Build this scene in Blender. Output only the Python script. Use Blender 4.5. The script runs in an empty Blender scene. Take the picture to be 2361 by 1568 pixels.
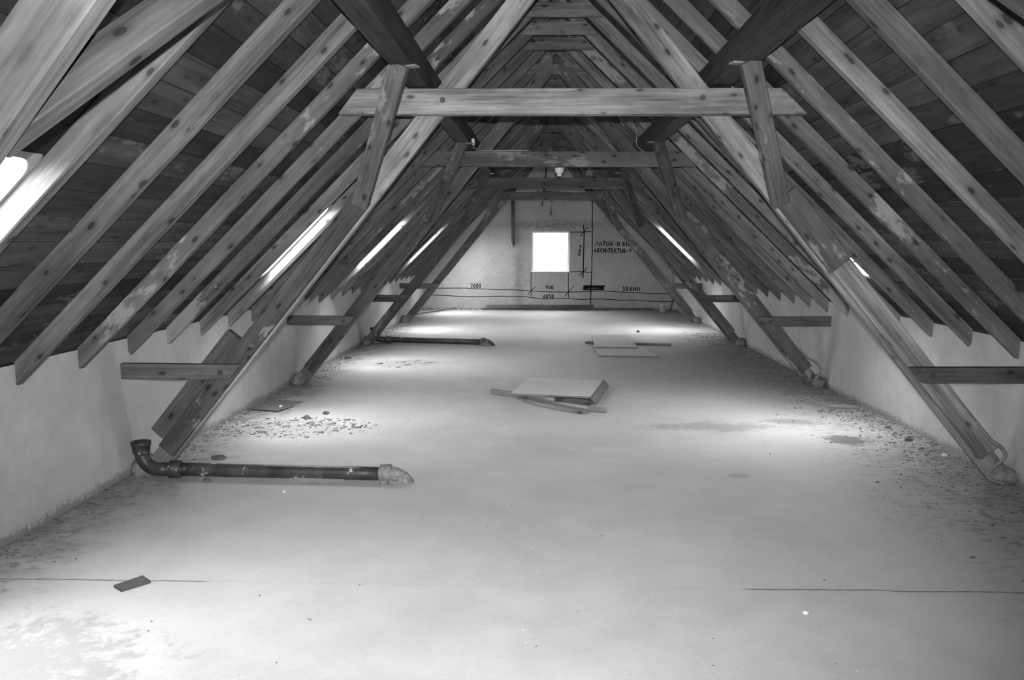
import bpy, bmesh, math, random
from mathutils import Vector, Matrix
random.seed(7)
S = bpy.context.scene
COL = S.collection

# ------------------------------------------------------------------ camera
F_PX = 1800.4
PITCH, YAW, ROLL = -0.12476, -0.03928, -0.00184
CAM = Vector((-0.1442, 0.0, 1.6136))
fwd = Vector((math.sin(YAW)*math.cos(PITCH), math.cos(YAW)*math.cos(PITCH), math.sin(PITCH)))
rgt = Vector((math.cos(YAW), -math.sin(YAW), 0))
upv = rgt.cross(fwd)
r2 = rgt*math.cos(ROLL) + upv*math.sin(ROLL)
u2 = upv*math.cos(ROLL) - rgt*math.sin(ROLL)
cd = bpy.data.cameras.new('camera'); cd.sensor_width = 36.0; cd.lens = F_PX/2361*36.0
cd.clip_start = 0.02; cd.clip_end = 200
cam = bpy.data.objects.new('camera', cd); COL.objects.link(cam)
cam.matrix_world = Matrix(((r2.x, u2.x, -fwd.x, CAM.x), (r2.y, u2.y, -fwd.y, CAM.y), (r2.z, u2.z, -fwd.z, CAM.z), (0, 0, 0, 1)))
S.camera = cam

# ------------------------------------------------------------------ sky, flash, exposure
SKY = 75.0
SUN, SUN_ANGLE = 16.0, 38.0      # sun glow spread by thin high cloud, close to the zenith
FLASH = 1170.0
w = bpy.data.worlds.new('overcast_sky'); S.world = w; w.use_nodes = True
bg = w.node_tree.nodes['Background']; bg.inputs[1].default_value = SKY
# standard overcast sky: brighter overhead than at the horizon, dim ground below
_nt = w.node_tree; _tc = _nt.nodes.new('ShaderNodeTexCoord'); _sp = _nt.nodes.new('ShaderNodeSeparateXYZ'); _nt.links.new(_tc.outputs['Generated'], _sp.inputs[0])
_rp = _nt.nodes.new('ShaderNodeValToRGB'); _mr = _nt.nodes.new('ShaderNodeMapRange'); _mr.inputs[1].default_value = -1; _mr.inputs[2].default_value = 1
_nt.links.new(_sp.outputs[2], _mr.inputs[0]); _nt.links.new(_mr.outputs[0], _rp.inputs[0]); _nt.links.new(_rp.outputs[0], bg.inputs[0])
_e = _rp.color_ramp.elements; _e[0].position = 0.49; _e[0].color = (0.15, 0.15, 0.15, 1); _e[1].position = 1.0; _e[1].color = (1, 1, 1, 1)
_h = _e.new(0.505); _h.color = (0.6, 0.6, 0.6, 1)
fl = bpy.data.lights.new('camera_flash', 'SPOT'); fl.energy = FLASH; fl.shadow_soft_size = 0.012
fl.spot_size = math.radians(93); fl.spot_blend = 1.0
flo = bpy.data.objects.new('camera_flash', fl); COL.objects.link(flo)
flo.matrix_world = Matrix.Translation(u2*0.10) @ cam.matrix_world
su = bpy.data.lights.new('veiled_sun', 'SUN'); su.energy = SUN; su.angle = math.radians(SUN_ANGLE)
suo = bpy.data.objects.new('veiled_sun', su); COL.objects.link(suo); suo.location = (0, 8, 12)
S.view_settings.view_transform = 'Standard'; S.view_settings.look = 'None'
S.view_settings.gamma = 1.0; S.view_settings.use_curve_mapping = False
S.view_settings.exposure = 0.0
S.cycles.diffuse_bounces = 4; S.cycles.max_bounces = 6; S.cycles.transparent_max_bounces = 8

# ------------------------------------------------------------------ measures (metres; x across, y into the room)
HW = 3.025                 # half width between the knee walls
YB = 18.788                # gable wall
YF = -3.0                  # wall behind the viewer
Y0, STEP = 4.1043, 0.583   # rafter k stands at Y0 + k*STEP
SL = 0.97                  # roof slope
TIP = 0.835                # underside of the rafters at the knee wall
TH = math.atan(SL); CT = math.cos(TH); ST = math.sin(TH)
RD, RT = 0.095, 0.062      # rafter depth, thickness
BD = RD/CT                 # the same depth measured plumb
def yk(k): return Y0 + k*STEP
def zr(x, off=0.0): return TIP + SL*(HW - abs(x)) + off
TRUSS = {0: yk(-4), 1: yk(2), 2: yk(8), 3: yk(14), 4: yk(20)}
ORD = ['foreground', 'nearest full', 'second', 'third', 'farthest']

# ------------------------------------------------------------------ materials (the photograph is black and white)
def newmat(name, rough=0.85, spec=0.25):
    m = bpy.data.materials.new(name); m.use_nodes = True
    nt = m.node_tree; b = nt.nodes['Principled BSDF']
    b.inputs['Roughness'].default_value = rough; b.inputs['Specular IOR Level'].default_value = spec
    return m, nt, b
class N:
    def __init__(s, nt): s.nt = nt; s.l = nt.links
    def n(s, t, **k):
        o = s.nt.nodes.new(t)
        for a, v in k.items(): setattr(o, a, v)
        return o
    def put(s, sock, v):
        if hasattr(v, 'is_output'): s.l.new(v, sock)
        else: sock.default_value = v
    def math(s, op, a, b=0.0, clamp=False):
        o = s.n('ShaderNodeMath', operation=op, use_clamp=clamp); s.put(o.inputs[0], a); s.put(o.inputs[1], b); return o.outputs[0]
    def vec(s, op, a, b=(0, 0, 0)):
        o = s.n('ShaderNodeVectorMath', operation=op); s.put(o.inputs[0], a); s.put(o.inputs[1], b); return o.outputs[0]
    def noise(s, v, scale, detail=4, rough=0.55, dist=0.0):
        o = s.n('ShaderNodeTexNoise'); s.put(o.inputs['Vector'], v); o.inputs['Scale'].default_value = scale
        o.inputs['Detail'].default_value = detail; o.inputs['Roughness'].default_value = rough; o.inputs['Distortion'].default_value = dist
        return o.outputs[0]
    def ramp(s, v, a, b, lo=0.0, hi=1.0):
        o = s.n('ShaderNodeMapRange', interpolation_type='SMOOTHSTEP'); s.put(o.inputs[0], v)
        o.inputs[1].default_value = a; o.inputs[2].default_value = b; o.inputs[3].default_value = lo; o.inputs[4].default_value = hi
        return o.outputs[0]
    def mix(s, f, a, b):
        o = s.n('ShaderNodeMix', data_type='FLOAT'); s.put(o.inputs[0], f); s.put(o.inputs[2], a); s.put(o.inputs[3], b); return o.outputs[0]
    def grey(s, v):
        o = s.n('ShaderNodeCombineColor')
        for i in range(3): s.l.new(v, o.inputs[i])
        return o.outputs[0]
    def coord(s): return s.n('ShaderNodeTexCoord').outputs['Object']
    def sep(s, v):
        o = s.n('ShaderNodeSeparateXYZ'); s.l.new(v, o.inputs[0]); return o.outputs
    def rand(s): return s.n('ShaderNodeObjectInfo').outputs['Random']
    def bump(s, b, h, st, d=0.01):
        o = s.n('ShaderNodeBump'); o.inputs['Strength'].default_value = st; o.inputs['Distance'].default_value = d
        s.l.new(h, o.inputs['Height']); s.l.new(o.outputs[0], b.inputs['Normal'])

def wood(name, tone, spread=0.25, patch=0.0, grain=0.5, knots=1.0, rough=0.8):
    m, nt, b = newmat(name, rough); g = N(nt)
    r = g.rand()
    rv = g.n('ShaderNodeCombineXYZ'); 
    for i, q in enumerate((37.0, 91.0, 53.0)): g.l.new(g.math('MULTIPLY', r, q), rv.inputs[i])
    c = g.vec('ADD', g.coord(), rv.outputs[0])
    broad = g.noise(g.vec('MULTIPLY', c, (0.9, 9, 9)), 1.0, 5, 0.6, 0.6)
    fine = g.noise(g.vec('MULTIPLY', c, (2.2, 70, 70)), 1.0, 4, 0.6, 0.3)
    blot = g.noise(g.vec('MULTIPLY', c, (2.0, 4, 4)), 1.0, 4, 0.65)
    v = g.math('ADD', g.ramp(broad, 0.3, 0.72, 1-grain*0.55, 1+grain*0.45), g.ramp(fine, 0.3, 0.7, -grain*0.3, grain*0.3))
    v = g.math('MULTIPLY', v, g.ramp(blot, 0.25, 0.75, 0.72, 1.2))
    v = g.math('MULTIPLY', v, g.mix(r, tone*(1-spread), tone*(1+spread)))
    if knots:
        vo = g.n('ShaderNodeTexVoronoi'); g.l.new(g.vec('MULTIPLY', c, (6.0, 12.5, 12.5)), vo.inputs['Vector']); vo.inputs['Scale'].default_value = 1.0
        kd = g.ramp(vo.outputs['Distance'], 0.12, 0.19, 1.0, 0.0)
        ring = g.ramp(vo.outputs['Distance'], 0.17, 0.34, 0.3, 0.0)
        v = g.math('MULTIPLY', v, g.math('SUBTRACT', 1.0, g.math('MULTIPLY', g.math('MAXIMUM', kd, ring), 0.7*knots)))
    if patch:
        p1 = g.noise(g.vec('MULTIPLY', c, (1.6, 2.4, 2.4)), 1.0, 2, 0.5)
        p2 = g.noise(g.vec('MULTIPLY', c, (9, 22, 22)), 1.0, 5, 0.65)
        pm = g.ramp(g.math('ADD', g.math('MULTIPLY', p1, 0.9), g.math('MULTIPLY', p2, 0.55)), 0.86-0.12*patch, 0.95-0.12*patch, 0, 0.8)
        v = g.mix(pm, v, min(0.6, tone*2.6))
    g.l.new(g.grey(v), b.inputs['Base Color'])
    g.bump(b, g.math('ADD', fine, broad), 0.35, 0.004)
    return m

WOOD = wood('rafter_timber', 0.165, 0.3, grain=0.7)
WOODP = wood('rafter_timber_flaking', 0.13, 0.2, patch=0.75)
TRUSSW = wood('truss_timber', 0.245, 0.12, grain=0.75)
TRUSSP = wood('truss_timber_worn', 0.12, 0.15, patch=0.12)
TRUSS0 = wood('truss_timber_dimmed', 0.17, 0.1, grain=0.5)  # truss timber in a lower tone, offsetting the close flash on the foreground truss
DARKW = wood('dark_timber', 0.05, 0.15, grain=0.8, knots=0.4)
BRACEW = wood('brace_timber', 0.10, 0.2, grain=0.7, patch=0.15)
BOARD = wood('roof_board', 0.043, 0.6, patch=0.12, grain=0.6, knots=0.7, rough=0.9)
OLDW = wood('weathered_batten', 0.24, 0.2, grain=0.6)
DARKB = wood('dark_board', 0.13, 0.2, grain=0.6)

def simple(name, v, rough=0.7, spec=0.3, var=0.15, scale=12.0, bump=0.2):
    m, nt, b = newmat(name, rough, spec); g = N(nt); c = g.coord()
    n = g.noise(c, scale, 5, 0.6)
    g.l.new(g.grey(g.ramp(n, 0.25, 0.75, v*(1-var), v*(1+var))), b.inputs['Base Color'])
    if bump: g.bump(b, n, bump, 0.004)
    return m
FELT = simple('roofing_felt', 0.02, 0.95)
CHIP = simple('chipboard', 0.56, 0.8, var=0.08, scale=60)
CHIPE = simple('chipboard_edge', 0.2, 0.9, var=0.4, scale=90)
WHITE = simple('white_paint', 0.8, 0.5, var=0.05)
CERAMIC = simple('white_ceramic', 0.8, 0.25, 0.5, var=0.03, bump=0)
IRON = simple('dark_steel', 0.05, 0.5, 0.5, var=0.3)
DARKT = simple('dark_tile', 0.085, 0.75, var=0.15, scale=30)
SHEETM = simple('dark_slate_sheet', 0.16, 0.75, var=0.2, scale=8)
INK = simple('black_marker', 0.012, 0.8, 0.1, var=0.2, bump=0)
FLAKE = simple('plaster_flake', 0.62, 0.9, var=0.25, scale=6)
FLAKED = simple('grey_flake', 0.17, 0.9, var=0.4, scale=6)
CHIPD = simple('dark_dirt', 0.13, 0.95, var=0.5, scale=9)
CABLE = simple('grey_cable', 0.2, 0.5, var=0.2)
PALEC = simple('pale_conduit', 0.42, 0.5, var=0.1)
STONE = simple('dark_rubble', 0.11, 0.95, var=0.4, scale=30, bump=0.6)
MORTAR = simple('mortar', 0.2, 0.95, var=0.45, scale=22, bump=0.9)

def pipe_mat():
    m, nt, b = newmat('tarred_cast_iron', 0.45, 0.45); g = N(nt); c = g.coord()
    n = g.noise(c, 7, 5, 0.7); n2 = g.noise(c, 26, 4, 0.6)
    v = g.ramp(n, 0.3, 0.75, 0.02, 0.075)
    v = g.mix(g.ramp(g.math('ADD', g.math('MULTIPLY', n, 0.7), g.math('MULTIPLY', n2, 0.5)), 0.72, 0.78, 0, 1), v, 0.6)
    g.l.new(g.grey(v), b.inputs['Base Color']); g.bump(b, n2, 0.4, 0.004)
    return m
PIPE = pipe_mat()
SKYF = simple('skylight_frame_paint', 0.3, 0.6)

def plaster_mat(name, base):
    m, nt, b = newmat(name, 0.95, 0.1); g = N(nt); c = g.coord(); x, y, z = g.sep(c)
    n1 = g.noise(c, 1.1, 4, 0.6); n2 = g.noise(c, 9, 5, 0.65); n3 = g.noise(c, 70, 3, 0.6)
    v = g.math('MULTIPLY', g.ramp(n1, 0.25, 0.75, base*0.86, base*1.1), g.ramp(n2, 0.25, 0.75, 0.93, 1.05))
    streak = g.noise(g.vec('MULTIPLY', c, (5, 5, 0.5)), 1.0, 4, 0.6)
    v = g.math('MULTIPLY', v, g.ramp(streak, 0.6, 0.8, 1.0, 0.82))
    # splashed dirt along the foot of the wall, ragged
    dn = g.math('ADD', g.math('MULTIPLY', g.noise(g.vec('MULTIPLY', c, (38, 38, 22)), 1.0, 6, 0.75), 0.7), g.math('MULTIPLY', g.noise(c, 2.3, 3), 0.3))
    dirt = g.ramp(g.math('SUBTRACT', g.math('MULTIPLY', dn, 0.34), z), 0.10, 0.15, 0, 0.6)
    v = g.mix(dirt, v, 0.12)
    spk = g.ramp(n3, 0.69, 0.74, 0, 0.35); v = g.mix(spk, v, base*0.45)
    g.l.new(g.grey(v), b.inputs['Base Color'])
    g.bump(b, g.math('ADD', n2, g.math('MULTIPLY', n3, 0.5)), 0.35, 0.006)
    return m
PLAST = plaster_mat('rough_plaster', 0.50)

def gable_mat():
    m, nt, b = newmat('gable_plaster', 0.95, 0.1); g = N(nt); c = g.coord(); x, y, z = g.sep(c)
    n1 = g.noise(c, 1.3, 5, 0.6); n2 = g.noise(c, 10, 5, 0.65)
    v = g.math('MULTIPLY', g.ramp(n1, 0.25, 0.75, 0.42, 0.52), g.ramp(n2, 0.25, 0.75, 0.9, 1.06))
    # damp stains: a vertical run under the cut pipe, a band above the window
    wx = g.math('ADD', g.math('ABSOLUTE', g.math('ADD', x, 0.72)), g.math('MULTIPLY', n2, 0.25))
    run = g.math('MULTIPLY', g.ramp(wx, 0.12, 0.34, 0.3, 0.0), g.ramp(z, 1.2, 1.6, 1.0, 0.0))
    bz = g.math('ADD', g.math('ABSOLUTE', g.math('SUBTRACT', z, 2.02)), g.math('MULTIPLY', n2, 0.25))
    band = g.math('MULTIPLY', g.ramp(bz, 0.12, 0.3, 0.32, 0.0), g.ramp(g.math('ABSOLUTE', x), 0.7, 1.5, 1.0, 0.2))
    v = g.math('MULTIPLY', v, g.math('SUBTRACT', 1.0, g.math('MAXIMUM', run, band)))
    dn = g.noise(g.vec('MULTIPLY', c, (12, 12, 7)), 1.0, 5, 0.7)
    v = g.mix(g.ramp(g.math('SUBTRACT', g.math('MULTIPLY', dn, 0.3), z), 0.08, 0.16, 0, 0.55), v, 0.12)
    g.l.new(g.grey(v), b.inputs['Base Color']); g.bump(b, n2, 0.3, 0.006)
    return m
GABLE = gable_mat()

def floor_mat():
    m, nt, b = newmat('concrete_screed', 0.7, 0.15); g = N(nt); c = g.coord(); x, y, z = g.sep(c)
    n1 = g.noise(c, 0.7, 5, 0.6); n2 = g.noise(c, 4.0, 6, 0.65); n3 = g.noise(c, 45, 4, 0.6)
    v = g.math('MULTIPLY', g.ramp(n1, 0.28, 0.72, 0.42, 0.51), g.ramp(n2, 0.25, 0.75, 0.93, 1.05))
    v = g.math('MULTIPLY', v, g.ramp(n3, 0.3, 0.7, 0.97, 1.03))
    # grime: wide on the right, narrow along the left wall
    dr = g.ramp(g.math('ADD', x, g.math('MULTIPLY', n1, 1.2)), 2.2, 3.5, 0, 1)
    dl = g.ramp(g.math('SUBTRACT', g.math('MULTIPLY', n2, 0.8), x), 2.75, 3.35, 0, 1)
    gr = g.math('MULTIPLY', g.math('MAXIMUM', dr, dl), g.ramp(n2, 0.3, 0.65, 0.35, 0.9))
    sp = g.math('MULTIPLY', g.ramp(g.noise(g.vec('MULTIPLY', c, (11, 20, 1)), 1.0, 4, 0.7), 0.52, 0.62, 0, 1), g.math('MAXIMUM', dr, dl))
    v = g.mix(g.math('MULTIPLY', gr, 0.72), v, 0.13)
    v = g.mix(g.math('MULTIPLY', sp, 0.6), v, 0.06)
    # water stains below the right skylight and in the left foreground
    nE = g.noise(c, 15, 5, 0.7)
    def spot(cx, cy, rx, ry, inner, outer, amt, col, vv, nz=0.5):
        dx = g.math('DIVIDE', g.math('SUBTRACT', x, cx), rx); dy = g.math('DIVIDE', g.math('SUBTRACT', y, cy), ry)
        d = g.math('SQRT', g.math('ADD', g.math('MULTIPLY', dx, dx), g.math('MULTIPLY', dy, dy)))
        d = g.math('ADD', g.math('ADD', d, g.math('MULTIPLY', g.math('SUBTRACT', n2, 0.5), nz*3)), g.math('MULTIPLY', g.math('SUBTRACT', nE, 0.5), nz*4))
        return g.mix(g.ramp(d, inner, outer, amt, 0), vv, col)
    v = spot(2.36, 6.35, 0.2, 0.16, 0.6, 1.2, 0.85, 0.1, v, 0.5)
    v = spot(2.12, 6.98, 0.28, 0.12, 0.5, 1.2, 0.6, 0.15, v, 0.6)
    v = spot(1.35, 6.78, 0.62, 0.17, 0.5, 1.3, 0.5, 0.2, v, 0.6)
    v = spot(-2.25, 2.75, 0.55, 0.35, 0.5, 1.2, 0.5, 0.22, v, 0.8)
    v = spot(-2.35, 6.6, 0.55, 0.3, 0.6, 1.3, 0.4, 0.2, v, 0.5)
    v = spot(-2.05, 10.3, 0.5, 0.35, 0.5, 1.3, 0.5, 0.16, v, 0.5)
    v = spot(1.22, 5.32, 0.085, 0.06, 0.8, 1.05, 0.5, 0.25, v, 0.05)
    # expansion joint across the screed, and a hairline
    jy = g.math('ABSOLUTE', g.math('SUBTRACT', y, g.math('ADD', g.math('ADD', 3.52, g.math('MULTIPLY', x, 0.004)), g.math('MULTIPLY', g.math('SUBTRACT', n2, 0.5), 0.05))))
    jm = g.math('MULTIPLY', g.ramp(jy, 0.003, 0.009, 1, 0), g.math('MAXIMUM', g.ramp(x, -1.72, -1.78, 0, 1), g.ramp(x, 0.78, 0.84, 0, 1)))
    hm = g.math('MULTIPLY', g.ramp(jy, 0.001, 0.004, 0.25, 0), 1.0)
    v = g.mix(g.math('MULTIPLY', g.math('MAXIMUM', jm, hm), 0.75), v, 0.08)
    g.l.new(g.grey(v), b.inputs['Base Color'])
    g.l.new(g.ramp(n2, 0.3, 0.7, 0.65, 0.85), b.inputs['Roughness'])
    g.bump(b, g.math('ADD', n2, n3), 0.15, 0.004)
    return m
FLOOR = floor_mat()

def glass_mat():
    m = bpy.data.materials.new('dusty_glass'); m.use_nodes = True; nt = m.node_tree; g = N(nt)
    nt.nodes.remove(nt.nodes['Principled BSDF']); out = nt.nodes['Material Output']
    t = g.n('ShaderNodeBsdfTransparent'); gl = g.n('ShaderNodeBsdfGlossy'); gl.inputs['Roughness'].default_value = 0.05
    tr = g.n('ShaderNodeBsdfTranslucent'); n = g.noise(g.coord(), 6, 5, 0.65)
    g.l.new(g.grey(g.ramp(n, 0.3, 0.7, 0.92, 0.8)), t.inputs[0])
    m1 = g.n('ShaderNodeMixShader'); m1.inputs[0].default_value = 0.12; g.l.new(t.outputs[0], m1.inputs[1]); g.l.new(tr.outputs[0], m1.inputs[2])
    m2 = g.n('ShaderNodeMixShader'); m2.inputs[0].default_value = 0.06; g.l.new(m1.outputs[0], m2.inputs[1]); g.l.new(gl.outputs[0], m2.inputs[2])
    g.l.new(m2.outputs[0], out.inputs[0])
    return m
GLASS = glass_mat()

# ------------------------------------------------------------------ mesh helpers
def link(name, me, mat, parent=None, world=None):
    o = bpy.data.objects.new(name, me); COL.objects.link(o)
    if mat and not me.materials: me.materials.append(mat)
    if parent is not None:
        o.parent = parent
        if world is not None:
            W0 = parent.matrix_basis
            if parent.parent is not None: W0 = parent.parent.matrix_basis @ W0
            o.matrix_basis = W0.inverted() @ world
    elif world is not None: o.matrix_basis = world
    return o
def tag(o, label, cat, group=None, kind=None):
    o['label'] = label
    if cat: o['category'] = cat
    if group: o['group'] = group
    if kind: o['kind'] = kind
    return o
def thing(name, loc, label, cat, group=None, kind=None):
    o = bpy.data.objects.new(name, None); COL.objects.link(o); o.location = loc; o.empty_display_size = 0.1
    o.matrix_basis = Matrix.Translation(loc)
    return tag(o, label, cat, group, kind)
def bm_mesh(bm, name, smooth=False):
    bmesh.ops.recalc_face_normals(bm, faces=bm.faces)
    me = bpy.data.meshes.new(name); bm.to_mesh(me); bm.free()
    if smooth:
        for p in me.polygons: p.use_smooth = True
    return me
def bevel(bm, wd, seg=1):
    bmesh.ops.bevel(bm, geom=[e for e in bm.edges], offset=wd, segments=seg, affect='EDGES', profile=0.5, clamp_overlap=True)
def box_bm(bm, x0, x1, y0, y1, z0, z1):
    vs = [bm.verts.new(p) for p in ((x0, y0, z0), (x1, y0, z0), (x1, y1, z0), (x0, y1, z0), (x0, y0, z1), (x1, y0, z1), (x1, y1, z1), (x0, y1, z1))]
    for f in ((0, 3, 2, 1), (4, 5, 6, 7), (0, 1, 5, 4), (1, 2, 6, 5), (2, 3, 7, 6), (3, 0, 4, 7)): bm.faces.new([vs[i] for i in f])
def box_obj(name, x0, x1, y0, y1, z0, z1, mat, parent=None, bev=0.0):
    """axis-aligned box, its origin at its own centre of the base"""
    c = Vector(((x0+x1)/2, (y0+y1)/2, z0)); bm = bmesh.new()
    box_bm(bm, x0-c.x, x1-c.x, y0-c.y, y1-c.y, 0, z1-z0)
    if bev: bevel(bm, bev)
    return link(name, bm_mesh(bm, name), mat, parent, Matrix.Translation(c))
def prism(name, poly, y0, y1, ang, mat, parent=None, bev=0.004):
    """timber cut from a polygon in the (x, z) plane; its own x axis runs along the grain (angle ang)"""
    ox = sum(p[0] for p in poly)/len(poly); oz = sum(p[1] for p in poly)/len(poly)
    ca, sa = math.cos(ang), math.sin(ang); bm = bmesh.new(); h = (y1-y0)/2
    a = []; b = []
    for x, z in poly:
        dx, dz = x-ox, z-oz; lx, lz = dx*ca+dz*sa, -dx*sa+dz*ca
        a.append(bm.verts.new((lx, -h, lz))); b.append(bm.verts.new((lx, h, lz)))
    n = len(poly); bm.faces.new(a); bm.faces.new(b[::-1])
    for i in range(n): bm.faces.new((a[i], b[i], b[(i+1) % n], a[(i+1) % n]))
    bmesh.ops.recalc_face_normals(bm, faces=bm.faces)
    if bev: bevel(bm, bev)
    M = Matrix.Translation((ox, (y0+y1)/2, oz)) @ Matrix(((ca, 0, -sa, 0), (0, 1, 0, 0), (sa, 0, ca, 0), (0, 0, 0, 1)))
    return link(name, bm_mesh(bm, name), mat, parent, M)
def frame_mat(p0, p1, up=Vector((0, 0, 1))):
    X = (p1-p0).normalized(); Y = up.cross(X).normalized(); Z = X.cross(Y)
    return Matrix(((X.x, Y.x, Z.x, p0.x), (X.y, Y.y, Z.y, p0.y), (X.z, Y.z, Z.z, p0.z), (0, 0, 0, 1)))
def beam(name, p0, p1, wd, ht, mat, parent=None, up=Vector((0, 0, 1)), bev=0.004):
    p0, p1 = Vector(p0), Vector(p1); L = (p1-p0).length; bm = bmesh.new()
    box_bm(bm, 0, L, -wd/2, wd/2, -ht/2, ht/2)
    if bev: bevel(bm, bev)
    return link(name, bm_mesh(bm, name), mat, parent, frame_mat(p0, p1, up))
def tube_bm(bm, pts, radii, seg=12, cap=True):
    pts = [Vector(p) for p in pts]; rings = []
    prev = None
    for i, p in enumerate(pts):
        t = (pts[min(i+1, len(pts)-1)] - pts[max(i-1, 0)]).normalized()
        if prev is None:
            ref = Vector((0, 0, 1)) if abs(t.z) < 0.9 else Vector((1, 0, 0)); nrm = ref.cross(t).normalized()
        else:
            nrm = (prev - t*prev.dot(t)).normalized()
        prev = nrm; bn = t.cross(nrm); r = radii[i] if hasattr(radii, '__len__') else radii
        rings.append([bm.verts.new(p + (nrm*math.cos(2*math.pi*j/seg) + bn*math.sin(2*math.pi*j/seg))*r) for j in range(seg)])
    for a, b in zip(rings, rings[1:]):
        for j in range(seg): bm.faces.new((a[j], a[(j+1) % seg], b[(j+1) % seg], b[j]))
    if cap: bm.faces.new(rings[0][::-1]); bm.faces.new(rings[-1])
def tube(name, pts, radii, mat, parent=None, seg=12, smooth=True, origin=None):
    o = Vector(origin if origin is not None else pts[0]); bm = bmesh.new()
    tube_bm(bm, [Vector(p)-o for p in pts], radii, seg)
    return link(name, bm_mesh(bm, name, smooth), mat, parent, Matrix.Translation(o))
def lathe(name, prof, loc, mat, parent=None, seg=20, smooth=True):
    bm = bmesh.new(); rings = []
    for r, z in prof: rings.append([bm.verts.new((r*math.cos(2*math.pi*j/seg), r*math.sin(2*math.pi*j/seg), z)) for j in range(seg)])
    for a, b in zip(rings, rings[1:]):
        for j in range(seg): bm.faces.new((a[j], a[(j+1) % seg], b[(j+1) % seg], b[j]))
    bm.faces.new(rings[0][::-1]); bm.faces.new(rings[-1])
    return link(name, bm_mesh(bm, name, smooth), mat, parent, Matrix.Translation(loc))
def lump(name, loc, size, mat, parent=None, seed=0, sub=2, flat=0.0):
    rnd = random.Random(seed); bm = bmesh.new(); bmesh.ops.create_icosphere(bm, subdivisions=sub, radius=1.0)
    for v in bm.verts:
        k = 1+rnd.uniform(-0.22, 0.22); v.co = Vector((v.co.x*size[0], v.co.y*size[1], v.co.z*size[2]))*k
        if v.co.z < -size[2]*flat: v.co.z = -size[2]*flat
    zmin = min(v.co.z for v in bm.verts)
    for v in bm.verts: v.co.z -= zmin
    return link(name, bm_mesh(bm, name), mat, parent, Matrix.Translation(loc))
def slab(name, pts, z, th, mat, parent=None, tilt=None):
    """flat board on the floor from its corner points (counter-clockwise or not); tilt gives a lift per corner"""
    cx = sum(p[0] for p in pts)/len(pts); cy = sum(p[1] for p in pts)/len(pts); bm = bmesh.new()
    tl = tilt or [0]*len(pts)
    a = [bm.verts.new((p[0]-cx, p[1]-cy, t)) for p, t in zip(pts, tl)]; b = [bm.verts.new((p[0]-cx, p[1]-cy, t+th)) for p, t in zip(pts, tl)]
    bm.faces.new(a[::-1]); bm.faces.new(b); n = len(pts)
    for i in range(n): bm.faces.new((a[i], a[(i+1) % n], b[(i+1) % n], b[i]))
    me = bm_mesh(bm, name); me.materials.append(mat)
    if mat is CHIP:                       # raw, darker sawn edges
        me.materials.append(CHIPE)
        for p in me.polygons:
            if abs(p.normal.z) < 0.7: p.material_index = 1
    return link(name, me, mat, parent, Matrix.Translation((cx, cy, z)))

# ================================================================== SETTING
fo = box_obj('floor', -3.5, 3.5, YF-0.4, YB+0.4, -0.2, 0.0, FLOOR)
fo.data.transform(Matrix.Translation((0, (YF+YB)/2, -0.2))); fo.location = (0, 0, 0)
tag(fo, 'pale worn concrete floor of the attic with grime and cracks', 'floor', kind='structure')

BZ = TIP + BD              # underside of the boards at the knee wall
for sx, side in ((-1, 'left'), (1, 'right')):
    poly = [(sx*HW, -0.1), (sx*HW, BZ-0.012), (sx*(HW+0.42), BZ-0.012-0.42*SL), (sx*(HW+0.42), -0.1)]
    bm = bmesh.new(); a = []; b = []
    for x, z in poly: a.append(bm.verts.new((x, YF-0.3, z))); b.append(bm.verts.new((x, YB+0.3, z)))
    bm.faces.new(a); bm.faces.new(b[::-1])
    for i in range(4): bm.faces.new((a[i], b[i], b[(i+1) % 4], a[(i+1) % 4]))
    tag(link('wall_'+side, bm_mesh(bm, 'wall_'+side), PLAST), 'low rough plastered knee wall along the %s side' % side, 'wall', kind='structure')

# gable wall with its window hole
WX0, WX1, WZ0, WZ1 = -0.409, 0.491, 0.8986, 1.8586
def gable_piece(bm, pts, y0, y1):
    a = [bm.verts.new((x, y0, z)) for x, z in pts]; b = [bm.verts.new((x, y1, z)) for x, z in pts]; n = len(pts)
    bm.faces.new(a); bm.faces.new(b[::-1])
    for i in range(n): bm.faces.new((a[i], b[i], b[(i+1) % n], a[(i+1) % n]))
RO = BD+0.04
def roofz(x): return zr(x, RO)
bm = bmesh.new(); E = 3.4
gable_piece(bm, [(-E, -0.1), (WX0, -0.1), (WX0, roofz(WX0)), (-E, roofz(E))], YB, YB+0.3)
gable_piece(bm, [(WX1, -0.1), (E, -0.1), (E, roofz(E)), (WX1, roofz(WX1))], YB, YB+0.3)
gable_piece(bm, [(WX0, -0.1), (WX1, -0.1), (WX1, WZ0), (WX0, WZ0)], YB, YB+0.3)
gable_piece(bm, [(WX0, WZ1), (WX1, WZ1), (WX1, roofz(WX1)), (0, roofz(0)), (WX0, roofz(WX0))], YB, YB+0.3)
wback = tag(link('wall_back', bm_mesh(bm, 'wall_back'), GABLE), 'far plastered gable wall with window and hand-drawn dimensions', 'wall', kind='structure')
bm = bmesh.new()
gable_piece(bm, [(-E, -0.1), (E, -0.1), (E, roofz(E)), (0, roofz(0)), (-E, roofz(E))], YF-0.3, YF)
tag(link('wall_front', bm_mesh(bm, 'wall_front'), PLAST), 'plastered gable wall behind the viewer', 'wall', kind='structure')

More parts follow.
